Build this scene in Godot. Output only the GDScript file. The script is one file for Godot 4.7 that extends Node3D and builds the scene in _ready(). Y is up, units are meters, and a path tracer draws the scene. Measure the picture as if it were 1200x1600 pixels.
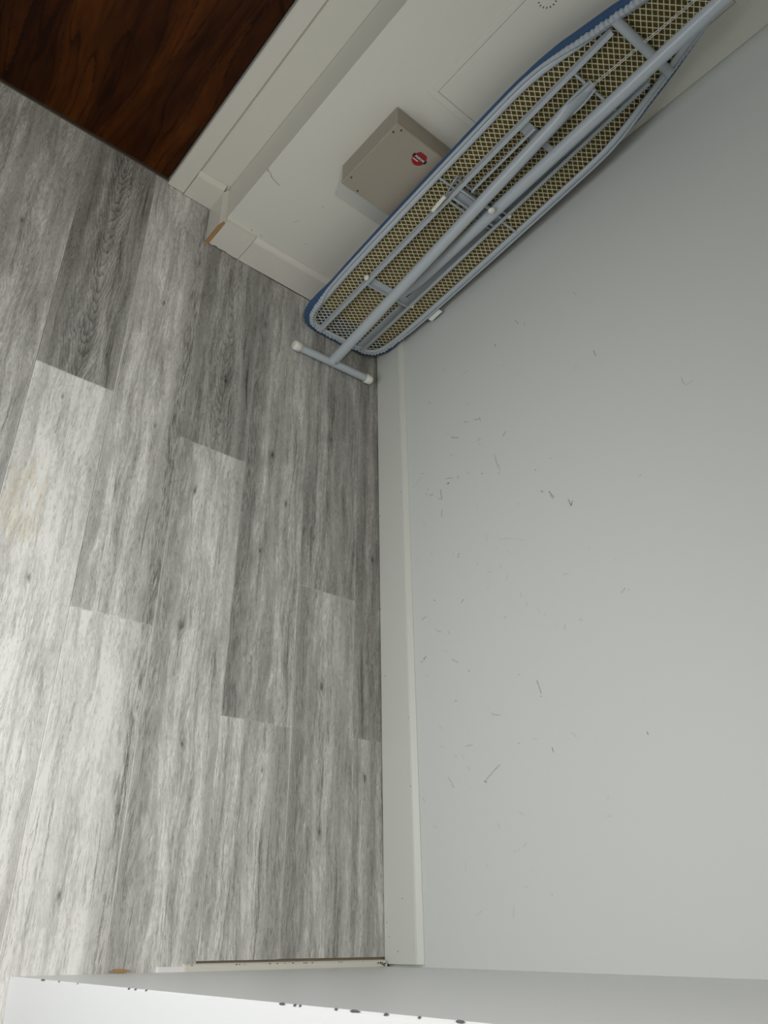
extends Node3D
# A narrow hallway corner seen from above: grey plank floor, white walls, a veneered door,
# and an ironing board standing folded in the corner beside a small fuse box.

const EXPOSURE := 1.0
const LAMP_AT := Vector3(-1.49, 2.54, 1.66)
const SKEW := 0.0178            # the right wall runs slightly out of square with the end wall

var used := {}
var rng := RandomNumberGenerator.new()

# ---------------------------------------------------------------- naming and tagging

func numbered(called: String) -> String:
	if not used.has(called):
		used[called] = 0
		return called
	used[called] += 1
	return "%s_%03d" % [called, used[called]]

func meta(o: Node, label: String, category: String, kind := "", group := "") -> void:
	if label: o.set_meta("label", label)
	if category: o.set_meta("category", category)
	if kind: o.set_meta("kind", kind)
	if group: o.set_meta("group", group)

func thing(called: String, label: String, category: String, kind := "") -> Node3D:
	var o := Node3D.new()
	o.name = numbered(called)
	add_child(o)
	meta(o, label, category, kind)
	return o

func obj(called: String, mesh: Mesh, m: Material, parent: Node, at := Vector3.ZERO) -> MeshInstance3D:
	var o := MeshInstance3D.new()
	o.name = called
	o.mesh = mesh
	o.material_override = m
	o.position = at
	parent.add_child(o, true)
	return o

func struct(called: String, mesh: Mesh, m: Material, label: String, category: String) -> MeshInstance3D:
	var o := obj(called, mesh, m, self)
	meta(o, label, category, "structure")
	return o

# ---------------------------------------------------------------- mesh helpers

func begin() -> SurfaceTool:
	var st := SurfaceTool.new()
	st.begin(Mesh.PRIMITIVE_TRIANGLES)
	return st

func tri_out(st: SurfaceTool, p: Array, uv: Array, center: Vector3) -> void:
	var n: Vector3 = (p[1] - p[0]).cross(p[2] - p[0])
	var order := [0, 2, 1] if n.dot((p[0] + p[1] + p[2]) / 3.0 - center) > 0.0 else [0, 1, 2]
	for i in order:
		if uv.size(): st.set_uv(uv[i])
		st.add_vertex(p[i])

func quad_out(st: SurfaceTool, a: Vector3, b: Vector3, c: Vector3, d: Vector3, center: Vector3, uv := []) -> void:
	var n: Vector3 = (c - a).cross(d - b)
	var mid := (a + b + c + d) / 4.0
	var p := [a, b, c, d]
	var order := [0, 2, 1, 0, 3, 2] if n.dot(mid - center) > 0.0 else [0, 1, 2, 0, 2, 3]
	for i in order:
		if uv.size(): st.set_uv(uv[i])
		st.add_vertex(p[i])

func finish(st: SurfaceTool) -> ArrayMesh:
	st.generate_normals()
	return st.commit()

func box_uv(p: Vector3, h: Vector3, axis: int) -> Vector2:
	var q := Vector3(p.x / (2 * h.x) + 0.5, p.y / (2 * h.y) + 0.5, p.z / (2 * h.z) + 0.5)
	if axis == 0: return Vector2(q.z, 1.0 - q.y)
	if axis == 2: return Vector2(q.x, 1.0 - q.y)
	return Vector2(q.x, q.z)

func add_box(st: SurfaceTool, lo: Vector3, hi: Vector3, bev := 0.001, with_uv := true) -> void:
	var h := (hi - lo) / 2.0
	var c := (hi + lo) / 2.0
	var b := minf(bev, minf(h.x, minf(h.y, h.z)) * 0.49)
	st.set_smooth_group(-1)
	var corner := func(s: Vector3, axis: int) -> Vector3:
		var p := Vector3(s.x * (h.x - b), s.y * (h.y - b), s.z * (h.z - b))
		p[axis] = s[axis] * h[axis]
		return p
	for a in 3:
		var e: int = (a + 1) % 3
		var f: int = (a + 2) % 3
		for sa in [-1.0, 1.0]:
			var p := []
			var uv := []
			for k in [[-1.0, -1.0], [1.0, -1.0], [1.0, 1.0], [-1.0, 1.0]]:
				var s := Vector3.ZERO
				s[a] = sa; s[e] = k[0]; s[f] = k[1]
				var v: Vector3 = corner.call(s, a)
				p.append(v + c)
				uv.append(box_uv(v, h, a))
			quad_out(st, p[0], p[1], p[2], p[3], c, uv if with_uv else [])
		for s1 in [-1.0, 1.0]:
			for s2 in [-1.0, 1.0]:
				var p := []
				var uv := []
				for k in [[-1.0, a], [1.0, a], [1.0, e], [-1.0, e]]:
					var s := Vector3.ZERO
					s[a] = s1; s[e] = s2; s[f] = k[0]
					var v: Vector3 = corner.call(s, k[1])
					p.append(v + c)
					uv.append(box_uv(v, h, a))
				quad_out(st, p[0], p[1], p[2], p[3], c, uv if with_uv else [])
	for sx in [-1.0, 1.0]:
		for sy in [-1.0, 1.0]:
			for sz in [-1.0, 1.0]:
				var s := Vector3(sx, sy, sz)
				var p := []
				var uv := []
				for a in 3:
					var v: Vector3 = corner.call(s, a)
					p.append(v + c)
					uv.append(box_uv(v, h, 1))
				tri_out(st, p, uv if with_uv else [], c)

func box(lo: Vector3, hi: Vector3, bev := 0.001) -> ArrayMesh:
	var st := begin()
	add_box(st, lo, hi, bev)
	return finish(st)

# a tube through points; radii are Vector2(across side, across up)
func add_tube(st: SurfaceTool, pts: Array, radii: Array, up: Vector3, segs := 14, caps := true) -> void:
	var rings := []
	for i in pts.size():
		var a: Vector3 = pts[maxi(i - 1, 0)]
		var b: Vector3 = pts[mini(i + 1, pts.size() - 1)]
		var t := (b - a).normalized()
		var side := t.cross(up).normalized()
		var u := side.cross(t).normalized()
		var ring := []
		for k in segs:
			var w := TAU * k / segs
			ring.append(pts[i] + side * cos(w) * radii[i].x + u * sin(w) * radii[i].y)
		rings.append(ring)
	st.set_smooth_group(0)
	for i in pts.size() - 1:
		var c: Vector3 = (pts[i] + pts[i + 1]) / 2.0
		for k in segs:
			var k2 := (k + 1) % segs
			quad_out(st, rings[i][k], rings[i][k2], rings[i + 1][k2], rings[i + 1][k], c)
	if caps:
		st.set_smooth_group(-1)
		for e in [0, pts.size() - 1]:
			var inner: Vector3 = pts[1] if e == 0 else pts[e - 1]
			for k in segs:
				tri_out(st, [pts[e], rings[e][k], rings[e][(k + 1) % segs]], [], inner)

func tube(pts: Array, r: float, up := Vector3.BACK, segs := 14) -> ArrayMesh:
	var st := begin()
	var radii := []
	for p in pts: radii.append(Vector2(r, r))
	add_tube(st, pts, radii, up, segs)
	return finish(st)

# extrude a 2-D outline: P = o + ex*x + ey*y, through thickness vector ez
func add_prism(st: SurfaceTool, poly: PackedVector2Array, o: Vector3, ex: Vector3, ey: Vector3, ez: Vector3) -> void:
	st.set_smooth_group(-1)
	var idx := Geometry2D.triangulate_polygon(poly)
	var c := Vector2.ZERO
	for p in poly: c += p / poly.size()
	var mid := o + ex * c.x + ey * c.y + ez * 0.5
	for i in range(0, idx.size(), 3):
		for off in [Vector3.ZERO, ez]:
			var p := []
			for k in 3:
				var q := poly[idx[i + k]]
				p.append(o + ex * q.x + ey * q.y + off)
			tri_out(st, p, [], (p[0] + p[1] + p[2]) / 3.0 + (ez if off == Vector3.ZERO else -ez))
	var ccw := not Geometry2D.is_polygon_clockwise(poly)
	for i in poly.size():
		var a := poly[i]
		var b := poly[(i + 1) % poly.size()]
		var out2 := Vector2(b.y - a.y, a.x - b.x) * (1.0 if ccw else -1.0)
		var out3 := (ex * out2.x + ey * out2.y)
		var A := o + ex * a.x + ey * a.y
		var B := o + ex * b.x + ey * b.y
		quad_out(st, A, B, B + ez, A + ez, (A + B + ez) / 2.0 - out3.normalized())

func prism(poly: PackedVector2Array, o: Vector3, ex: Vector3, ey: Vector3, ez: Vector3) -> ArrayMesh:
	var st := begin()
	add_prism(st, poly, o, ex, ey, ez)
	return finish(st)

func ball(c: Vector3, r: Vector3, segs := 14, rows := 8) -> ArrayMesh:
	var st := begin()
	st.set_smooth_group(0)
	for i in rows:
		var a0 := -PI / 2 + PI * i / rows
		var a1 := -PI / 2 + PI * (i + 1) / rows
		for k in segs:
			var b0 := TAU * k / segs
			var b1 := TAU * (k + 1) / segs
			var q := func(a: float, b: float) -> Vector3: return c + Vector3(cos(a) * cos(b) * r.x, cos(a) * sin(b) * r.y, sin(a) * r.z)
			var A: Vector3 = q.call(a0, b0)
			var B: Vector3 = q.call(a0, b1)
			var C: Vector3 = q.call(a1, b1)
			var D: Vector3 = q.call(a1, b0)
			if i == 0: tri_out(st, [A, C, D], [], c)
			elif i == rows - 1: tri_out(st, [A, B, C], [], c)
			else: quad_out(st, A, B, C, D, c)
	return finish(st)

# a thin irregular flake lying on a surface
func flake(at: Vector3, ex: Vector3, ey: Vector3, w: float, h: float, thick: float) -> ArrayMesh:
	var poly := PackedVector2Array()
	var n := 9
	for i in n:
		var a := TAU * i / n
		var k := rng.randf_range(0.65, 1.1)
		poly.append(Vector2(cos(a) * w * 0.5 * k, sin(a) * h * 0.5 * k))
	var ez := ex.cross(ey).normalized() * thick
	return prism(poly, at, ex, ey, ez)

# ---------------------------------------------------------------- materials and computed textures

func mat(c: Color, rough := 0.6, metal := 0.0) -> StandardMaterial3D:
	var m := StandardMaterial3D.new()
	m.albedo_color = c
	m.roughness = rough
	m.metallic = metal
	return m

func tex_mat(img: Image, rough: float, bump: Image = null, depth := 1.0) -> StandardMaterial3D:
	var m := StandardMaterial3D.new()
	img.generate_mipmaps()
	m.albedo_texture = ImageTexture.create_from_image(img)
	m.roughness = rough
	if bump:
		bump.generate_mipmaps()
		m.normal_enabled = true
		m.normal_texture = ImageTexture.create_from_image(bump)
		m.normal_scale = depth
	return m

func noise_layer(sd: int, freq: float, w: int, h: int, full_h: int, full_w := 0) -> PackedByteArray:
	var n := FastNoiseLite.new()
	n.noise_type = FastNoiseLite.TYPE_SIMPLEX_SMOOTH
	n.seed = sd
	n.frequency = freq
	n.fractal_type = FastNoiseLite.FRACTAL_FBM
	n.fractal_octaves = 2
	var img := n.get_image(w, h)
	img.convert(Image.FORMAT_L8)
	img.resize(full_w if full_w else w, full_h, Image.INTERPOLATE_CUBIC)
	return img.get_data()

var L_FINE: PackedByteArray
var L_PORE: PackedByteArray
var L_MID: PackedByteArray
var L_BAND: PackedByteArray
var L_WARP: PackedByteArray
var L_BLOT: PackedByteArray

func make_layers() -> void:
	L_FINE = noise_layer(11, 0.30, 512, 130, 2048)
	L_PORE = noise_layer(12, 0.42, 512, 190, 2048)
	L_MID = noise_layer(13, 0.085, 512, 150, 2048)
	L_BAND = noise_layer(14, 0.022, 512, 160, 2048)
	L_WARP = noise_layer(15, 0.022, 256, 220, 2048, 512)
	L_BLOT = noise_layer(16, 0.030, 512, 512, 2048)

# grey limed-oak print for one plank, w x l pixels.
# tone: mean lightness 0..1; streaks: [u centre, half width, strength]; knots: [u, v, size]; cath: [u centre, strength] or []
func plank_image(w: int, l: int, tone: float, streaks: Array, knots: Array, cath: Array, sd: int, stain := []) -> Image:
	rng.seed = sd * 977 + 5
	var ox := rng.randi_range(40, 200)
	var oy := rng.randi_range(0, 2040 - l)
	var val := PackedFloat32Array()
	val.resize(w * l)
	var srow := PackedFloat32Array()
	srow.resize(w + 80)
	for x in w + 80:
		var u := float(x - 40) / w
		var s := 0.0
		for k in streaks:
			var q: float = (u - k[0]) / k[1]
			s += k[2] * exp(-q * q)
		srow[x] = s
	var has_cath := cath.size() > 0
	for y in l:
		var r0 := (y + oy) * 512
		var near := []
		for k in knots:
			var kv: float = k[1] * l
			var ks: float = k[2]
			if absf(y - kv) < ks * 9.0: near.append([k[0] * w, kv, ks])
		for x in w:
			var xi := x + ox
			var wr: float = (L_WARP[r0 + xi] - 128) * 0.085
			var dark := 0.0
			for k in near:
				var dx: float = (x - k[0]) / k[2]
				var dy: float = (y - k[1]) / (k[2] * 2.3)
				var r2 := dx * dx + dy * dy
				if r2 < 9.0:
					var e := exp(-r2 * 0.55)
					wr -= dx * k[2] * e * 0.85
					dark += 0.34 * exp(-r2 * 5.0) + 0.13 * e * (0.7 + (L_FINE[r0 + xi] - 128) * 0.006)
			var xs := clampi(int(xi + wr), 0, 511)
			var f: float = L_FINE[r0 + xs] - 128
			var p: float = L_PORE[r0 + xs] - 128
			var m: float = L_MID[r0 + xs] - 128
			var b: float = L_BAND[r0 + xs] - 128
			var bl: float = L_BLOT[r0 + xi] - 128
			var v := tone + m * 0.0009 + b * 0.0012 + bl * 0.0005 - dark
			v += f * (0.0008 + absf(bl) * 0.000007)
			if p > 26.0: v += (p - 26.0) * 0.0021
			elif p < -34.0: v += (p + 34.0) * 0.0032
			# flowing growth lines, faint and broken
			var ph := (x + wr * 1.7) * 0.115 + b * 0.035 + m * 0.006
			var t1 := ph - floorf(ph)
			v -= 0.13 * t1 * t1 * t1 * clampf(0.45 + bl * 0.011 + f * 0.011, 0.0, 1.4)
			v -= srow[clampi(int(x + wr * 0.5 + bl * 0.12 + m * 0.05) + 40, 0, w + 79)] * clampf(0.75 + b * 0.006 + f * 0.010 + m * 0.008 + p * 0.005, 0.0, 1.8)
			if has_cath:
				var cx: float = (x - cath[0] * w) + wr * 0.6
				var pc := 0.115 * sqrt(cx * cx + 260.0) + y * 0.020 + bl * 0.0045 + wr * 0.03
				var tt := pc - floorf(pc)
				v -= cath[1] * tt * tt * tt * exp(-cx * cx / (w * w * 0.09)) * clampf(0.8 + f * 0.008, 0.2, 1.4)
			val[y * w + x] = v
	# dark checks running with the grain, some leaving the knots
	var starts := []
	for k in knots:
		starts.append([k[0] * w + rng.randf_range(-3, 3), int(k[1] * l), rng.randi_range(90, 260), 0.30])
		starts.append([k[0] * w + rng.randf_range(-6, 6), int(k[1] * l) - 200, rng.randi_range(120, 220), 0.24])
	for c in rng.randi_range(7, 10):
		var cx := rng.randf_range(0.06, 0.94) * w
		var cy := rng.randi_range(0, maxi(1, l - 60))
		for k in rng.randi_range(2, 6):
			starts.append([cx + rng.randfn(0.0, 5.0), cy + rng.randi_range(-90, 90), rng.randi_range(40, 380), rng.randf_range(0.12, 0.40)])
	for q in starts:
		var x: float = q[0]
		var n: int = q[2]
		for i in n:
			var y: int = q[1] + i
			x += rng.randf_range(-0.5, 0.5)
			if y < 0 or y >= l or rng.randf() < 0.10: continue
			var wx := clampi(int(x), 0, w - 1)
			var xx := clampi(int(x - (L_WARP[(y + oy) * 512 + wx + ox] - 128) * 0.06), 0, w - 2)
			var fade: float = sin(PI * i / n) * q[3]
			val[y * w + xx] -= fade
			val[y * w + xx + 1] -= fade * 0.5
	# pale worn line along the long edges and the ends of the board
	for y in l:
		for x in [0, 1, w - 2, w - 1]:
			val[y * w + x] += 0.16 + (L_FINE[(y + oy) * 512 + x] - 128) * 0.001
	for x in w:
		for y in [0, 1, l - 2, l - 1]:
			val[y * w + x] += 0.14
	var out := PackedByteArray()
	out.resize(w * l * 3)
	for i in w * l:
		var v := clampf(val[i], 0.0, 1.0)
		out[i * 3] = int(58 + v * 182)
		out[i * 3 + 1] = int(57 + v * 183)
		out[i * 3 + 2] = int(53 + v * 185)
	if stain.size():
		for y in range(maxi(0, int((stain[1] - 0.2) * l)), mini(l, int((stain[1] + 0.2) * l))):
			for x in w:
				var dx: float = (float(x) / w - stain[0]) / stain[2]
				var dy: float = (float(y) / l - stain[1]) / stain[3]
				var nz: float = (L_BLOT[(y & 2047) * 512 + x] - 128) * 0.010 + (L_PORE[(y & 2047) * 512 + x] - 128) * 0.004
				var k := clampf(1.0 - dx * dx - dy * dy + nz, 0.0, 1.0)
				var i := (y * w + x) * 3
				out[i] = int(out[i] * (1.0 - 0.03 * k))
				out[i + 1] = int(out[i + 1] * (1.0 - 0.05 * k))
				out[i + 2] = int(out[i + 2] * (1.0 - 0.085 * k))
	return Image.create_from_data(w, l, false, Image.FORMAT_RGB8, out)

func door_image(w: int, h: int) -> Image:
	var out := PackedByteArray()
	out.resize(w * h * 3)
	for y in h:
		var r0 := ((y * 2) & 2047) * 512
		for x in w:
			var wr: float = (L_WARP[((y + 300) & 2047) * 512 + ((x + 40) & 511)] - 128) * 0.13
			var xs := int(x + wr + 1024) & 511
			var b: float = L_BAND[((y + 700) & 2047) * 512 + xs] / 255.0
			var m: float = L_MID[r0 + xs] / 255.0
			var f: float = L_FINE[r0 + xs] / 255.0
			var ph := (x + wr * 1.6) * 0.034 + b * 3.0
			var t := ph - floorf(ph)
			var v := 0.36 + (b - 0.5) * 0.5 + (m - 0.5) * 0.30 + (f - 0.5) * 0.10 - 0.42 * pow(t, 10.0)
			v = clampf(v, 0.0, 1.0)
			var i := (y * w + x) * 3
			out[i] = int(34 + v * 80)
			out[i + 1] = int(12 + v * 50)
			out[i + 2] = int(2 + v * 8)
	return Image.create_from_data(w, h, false, Image.FORMAT_RGB8, out)

# painted wall with scuffs; strokes are [u0 metres, v0 metres, u1, v1, darkness]
func scuffed_wall(w: int, h: int, u_lo: float, u_hi: float, v_hi: float, base: Color, strokes: Array, sd: int) -> Image:
	var img := Image.create(w, h, false, Image.FORMAT_RGB8)
	img.fill(base)
	rng.seed = sd
	for s in strokes:
		var a := Vector2((s[0] - u_lo) / (u_hi - u_lo) * w, (1.0 - s[1] / v_hi) * h)
		var b := Vector2((s[2] - u_lo) / (u_hi - u_lo) * w, (1.0 - s[3] / v_hi) * h)
		var n := maxi(3, int(a.distance_to(b) * 1.5))
		var bend := Vector2(rng.randf_range(-1, 1), rng.randf_range(-1, 1)) * a.distance_to(b) * 0.08
		for i in n + 1:
			var t := float(i) / n
			var p := a.lerp(b, t) + bend * sin(PI * t) + Vector2(rng.randf_range(-0.4, 0.4), rng.randf_range(-0.4, 0.4))
			var k: float = s[4] * rng.randf_range(0.15, 0.42)
			for d in [Vector2i(0, 0), Vector2i(1, 0), Vector2i(0, 1)]:
				var q: Vector2i = Vector2i(p) + d
				if q.x < 0 or q.y < 0 or q.x >= w or q.y >= h: continue
				var c := img.get_pixelv(q)
				img.set_pixelv(q, c.lerp(Color(0.17, 0.17, 0.16), k * (1.0 if d == Vector2i.ZERO else 0.6)))
	return img

func speckled(w: int, h: int, base: Color, other: Color, sd: int, amount: float) -> Image:
	var img := Image.create(w, h, false, Image.FORMAT_RGB8)
	rng.seed = sd
	for y in h:
		for x in w:
			var k := (L_BLOT[((y * 5) & 2047) * 512 + ((x * 5) & 511)] - 100) / 155.0 + rng.randf_range(-0.5, 0.5)
			img.set_pixel(x, y, base.lerp(other, clampf(k, 0.0, 1.0) * amount))
	return img

# ---------------------------------------------------------------- the scene

func _ready() -> void:
	setup_camera_and_light()
	make_layers()
	make_materials()
	build_floor()
	build_room()
	build_fuse_box()
	build_access_panel()
	build_ironing_board()

func setup_camera_and_light() -> void:
	var cam := Camera3D.new()
	cam.name = "camera"
	var right := Vector3(0.764168, 0.645017, 0.000889)
	var down := Vector3(0.306757, -0.364635, 0.879171)
	var fwd := Vector3(0.567404, -0.671561, -0.476506)
	cam.transform = Transform3D(Basis(right, -down, -fwd).orthonormalized(), Vector3(-1.34312, 1.63, 1.83212))
	cam.fov = 66.168
	cam.near = 0.02
	cam.far = 30.0
	add_child(cam)
	cam.current = true
	var we := WorldEnvironment.new()
	we.name = "environment"
	var e := Environment.new()
	e.background_mode = Environment.BG_COLOR
	e.background_color = Color(0.80, 0.88, 1.0)
	e.background_energy_multiplier = 0.5
	e.tonemap_mode = Environment.TONE_MAPPER_LINEAR
	e.tonemap_exposure = EXPOSURE
	e.sdfgi_enabled = true
	e.ssao_enabled = true
	e.ssil_enabled = true
	we.environment = e
	add_child(we)
	# the ceiling downlight over the hall: a white ring with a glowing lens, light just below the lens
	var lamp := thing("ceiling_downlight", "round white ceiling downlight with a glowing lens", "lamp")
	lamp.position = Vector3(LAMP_AT.x, 2.6, LAMP_AT.z)
	var glow := mat(Color(0.95, 0.95, 0.93), 0.4)
	glow.emission_enabled = true
	glow.emission = Color(1.0, 0.97, 0.92)
	glow.emission_energy_multiplier = 2.0
	obj("trim_ring", tube([Vector3(0, -0.0002, 0), Vector3(0, -0.008, 0)], 0.055, Vector3.BACK, 32), mat(Color(0.9, 0.9, 0.88), 0.5), lamp)
	obj("lens", tube([Vector3(0, -0.0082, 0), Vector3(0, -0.012, 0)], 0.032, Vector3.BACK, 28), glow, lamp)
	var light := SpotLight3D.new()
	light.name = "lamp_light"
	light.position = Vector3(0, -0.018, 0)
	light.rotation.x = -PI / 2
	light.light_color = Color(1.0, 0.96, 0.89)
	light.light_energy = 2.2
	light.light_size = 0.03
	light.spot_angle = 58.0
	light.spot_angle_attenuation = 0.7
	light.spot_range = 12.0
	light.spot_attenuation = 2.0
	light.shadow_enabled = true
	lamp.add_child(light)
	# daylight entering by the hall window in the left wall
	var day := AreaLight3D.new()
	day.name = "window_daylight"
	day.area_size = Vector2(0.80, 1.22)
	day.transform = Transform3D(Basis(Vector3.UP, -PI / 2), Vector3(-1.752, 0.70, 1.43))
	day.light_color = Color(0.975, 0.99, 1.0)
	day.light_energy = 1.24
	day.shadow_enabled = true
	add_child(day)

var M := {}

func make_materials() -> void:
	M.ceiling = mat(Color(0.90, 0.90, 0.88), 0.8)
	M.paint_far = mat(Color(0.84, 0.84, 0.81), 0.6)
	M.end_paint = mat(Color(0.835, 0.83, 0.795), 0.5)
	M.trim = mat(Color(0.83, 0.82, 0.785), 0.42)
	M.skirting = mat(Color(0.79, 0.80, 0.775), 0.42)
	M.jamb = mat(Color(0.90, 0.90, 0.90), 0.38)
	M.raw_wood = mat(Color(0.64, 0.50, 0.32), 0.8)
	M.slot_shade = mat(Color(0.20, 0.20, 0.19), 0.8)  # dark colour for the shade inside the vent holes
	M.chip = mat(Color(0.36, 0.36, 0.37), 0.8)
	M.grime = mat(Color(0.30, 0.28, 0.25), 0.9)
	M.steel_box = mat(Color(0.60, 0.57, 0.52), 0.5)
	M.screw = mat(Color(0.28, 0.25, 0.20), 0.5, 0.5)
	M.frame = mat(Color(0.68, 0.71, 0.735), 0.32)
	M.frame.metallic_specular = 0.5
	M.bright_steel = mat(Color(0.62, 0.64, 0.65), 0.35, 0.7)
	M.plastic = mat(Color(0.86, 0.86, 0.83), 0.4)
	M.mesh = mat(Color(0.84, 0.81, 0.69), 0.5)
	M.blue = mat(Color(0.20, 0.31, 0.45), 0.9)
	M.blue.rim_enabled = true
	M.blue.rim = 0.3
	M.binding = mat(Color(0.66, 0.69, 0.72), 0.85)
	M.label = mat(Color(0.86, 0.87, 0.86), 0.7)
	M.veneer = tex_mat(door_image(410, 1020), 0.42)
	M.veneer.metallic_specular = 0.25
	M.red = mat(Color(0.55, 0.03, 0.07), 0.4)
	M.black = mat(Color(0.05, 0.05, 0.05), 0.4)
	M.white_print = mat(Color(0.85, 0.82, 0.80), 0.5)
	M.pink_print = mat(Color(0.85, 0.66, 0.66), 0.5)

# ---------------------------------------------------------------- floor

func build_floor() -> void:
	var fl := thing("floor", "grey limed oak laminate plank floor with staggered joints", "floor", "structure")
	var under := mat(Color(0.62, 0.58, 0.52), 0.95)
	obj("underlay", box(Vector3(-2.0, -0.06, -0.42), Vector3(2.7, -0.0125, 6.1), 0.001), under, fl)
	var seams := [0.13, -0.0725, -0.264, -0.4595, -0.6525, -0.8425, -1.031, -1.222, -1.414, -1.606, -1.798]
	var joints := [1.376, 1.0, 1.38, 0.695, 1.209, 0.642, 1.22, 1.05, 0.45, 1.3]
	var length := 1.38
	# per visible plank: tone, streaks, knots, cathedral
	var looks := {
		"0_0": [0.52, [[0.10, 0.10, 0.10], [0.35, 0.08, 0.08]], [[0.30, 0.62, 9]], []],
		"0_1": [0.66, [[0.02, 0.05, 0.12], [0.30, 0.08, 0.12]], [[0.20, 0.20, 10]], []],
		"1_0": [0.58, [[0.70, 0.20, 0.10], [0.05, 0.10, 0.06]], [[0.45, 0.50, 8], [0.2, 0.85, 7]], []],
		"1_1": [0.68, [[0.13, 0.14, 0.24], [0.85, 0.15, 0.08]], [[0.45, 0.30, 11], [0.5, 0.7, 7]], []],
		"2_0": [0.68, [[0.06, 0.18, 0.28], [0.55, 0.10, 0.08]], [[0.42, 0.46, 12], [0.70, 0.56, 11], [0.35, 0.68, 8]], []],
		"2_1": [0.76, [[0.90, 0.14, 0.26], [0.45, 0.06, 0.06]], [[0.62, 0.22, 8]], []],
		"3_0": [0.58, [[0.08, 0.12, 0.12], [0.90, 0.12, 0.12]], [[0.55, 0.72, 11]], [0.5, 0.22]],
		"3_1": [0.80, [[0.10, 0.14, 0.26], [0.95, 0.08, 0.10]], [[0.30, 0.10, 12], [0.35, 0.36, 13], [0.55, 0.55, 8]], []],
		"4_0": [0.80, [[0.93, 0.16, 0.34], [0.05, 0.08, 0.08]], [[0.45, 0.33, 10], [0.62, 0.62, 9]], [0.4, 0.06]],
		"4_1": [0.95, [[0.95, 0.15, 0.36], [0.33, 0.07, 0.10]], [[0.45, 0.40, 9], [0.60, 0.86, 9]], []],
		"5_0": [0.58, [[0.12, 0.14, 0.10], [0.95, 0.10, 0.05]], [], [0.50, 0.32]],
		"5_1": [0.93, [[0.10, 0.10, 0.12], [0.97, 0.08, 0.10]], [[0.40, 0.05, 12], [0.50, 0.38, 10]], []],  # pale left plank, tone lifted further to paint in the brighter light there
		"6_0": [0.72, [[0.25, 0.12, 0.10], [0.90, 0.10, 0.06]], [[0.40, 0.30, 9]], [0.55, 0.10]],
	}
	var generic := {}
	var px := 1300.0
	for c in seams.size() - 1:
		var x1: float = seams[c]
		var x0: float = seams[c + 1]
		var z_min := -0.152 if c >= 3 else -0.003
		var z_max := 5.84
		if c <= 1: z_max = 1.872
		if c == 2: z_max = 1.873
		if c == 3: z_max = 5.84
		var j: float = joints[c]
		var starts := []
		var z := j
		while z > z_min: z -= length
		while z < z_max:
			starts.append(z)
			z += length
		for s in starts:
			var a := maxf(s, z_min)
			var b := minf(s + length, z_max)
			if b - a < 0.03: continue
			var key := "%d_%d" % [c, 0 if b <= j + 0.01 else 1]
			var m: StandardMaterial3D
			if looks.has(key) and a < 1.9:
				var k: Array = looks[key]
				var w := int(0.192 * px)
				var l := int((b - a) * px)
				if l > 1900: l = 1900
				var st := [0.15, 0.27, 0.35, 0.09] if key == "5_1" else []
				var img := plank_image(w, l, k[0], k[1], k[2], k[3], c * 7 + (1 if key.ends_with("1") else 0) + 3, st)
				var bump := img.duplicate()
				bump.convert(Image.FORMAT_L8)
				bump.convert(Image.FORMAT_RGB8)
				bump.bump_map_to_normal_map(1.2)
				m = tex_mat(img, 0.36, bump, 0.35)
			else:
				var g := c % 2
				if not generic.has(g):
					generic[g] = tex_mat(plank_image(200, 1400, 0.66 + 0.06 * g, [[0.1, 0.12, 0.12]], [[0.4, 0.4, 9]], [], 90 + g), 0.4)
				m = generic[g]
			m.metallic_specular = 0.5
			var gap := 0.00015
			obj("plank" if fl.get_child_count() < 2 else "plank_%03d" % (fl.get_child_count() - 1), box(Vector3(x0 + gap, -0.012, a + gap), Vector3(x1 - gap, 0.0, b - gap), 0.0011), m, fl)

	# the boards run on past the wall nib into an unseen room, added to absorb bounced light
	var far_mat: StandardMaterial3D = generic[0] if generic.has(0) else generic.values()[0]
	for i in 15:
		var fx := -0.4595 + i * 0.1975
		for k in 3:
			var z0 := 1.905 + k * 1.38 - (0.5 if (i % 2 and k) else 0.0)
			var z1 := minf(5.84, 1.905 + (k + 1) * 1.38 - (0.5 if i % 2 else 0.0))
			if z1 - z0 > 0.05:
				obj("plank_%03d" % (fl.get_child_count() - 1), box(Vector3(fx + 0.0003, -0.012, z0 + 0.0003), Vector3(fx + 0.1972, 0.0, z1 - 0.0003), 0.001), far_mat, fl)

# ---------------------------------------------------------------- walls, skirtings, door

# skirting section in (out from wall, height): face with a stepped, sloping top
func skirting_profile(t: float, h: float) -> PackedVector2Array:
	return PackedVector2Array([Vector2(0, 0.0022), Vector2(t, 0.0022), Vector2(t, h - 0.0165), Vector2(t - 0.002, h - 0.0155), Vector2(t - 0.0022, h - 0.013), Vector2(t - 0.003, h - 0.0118), Vector2(0.0035, h), Vector2(0, h)])

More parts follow.
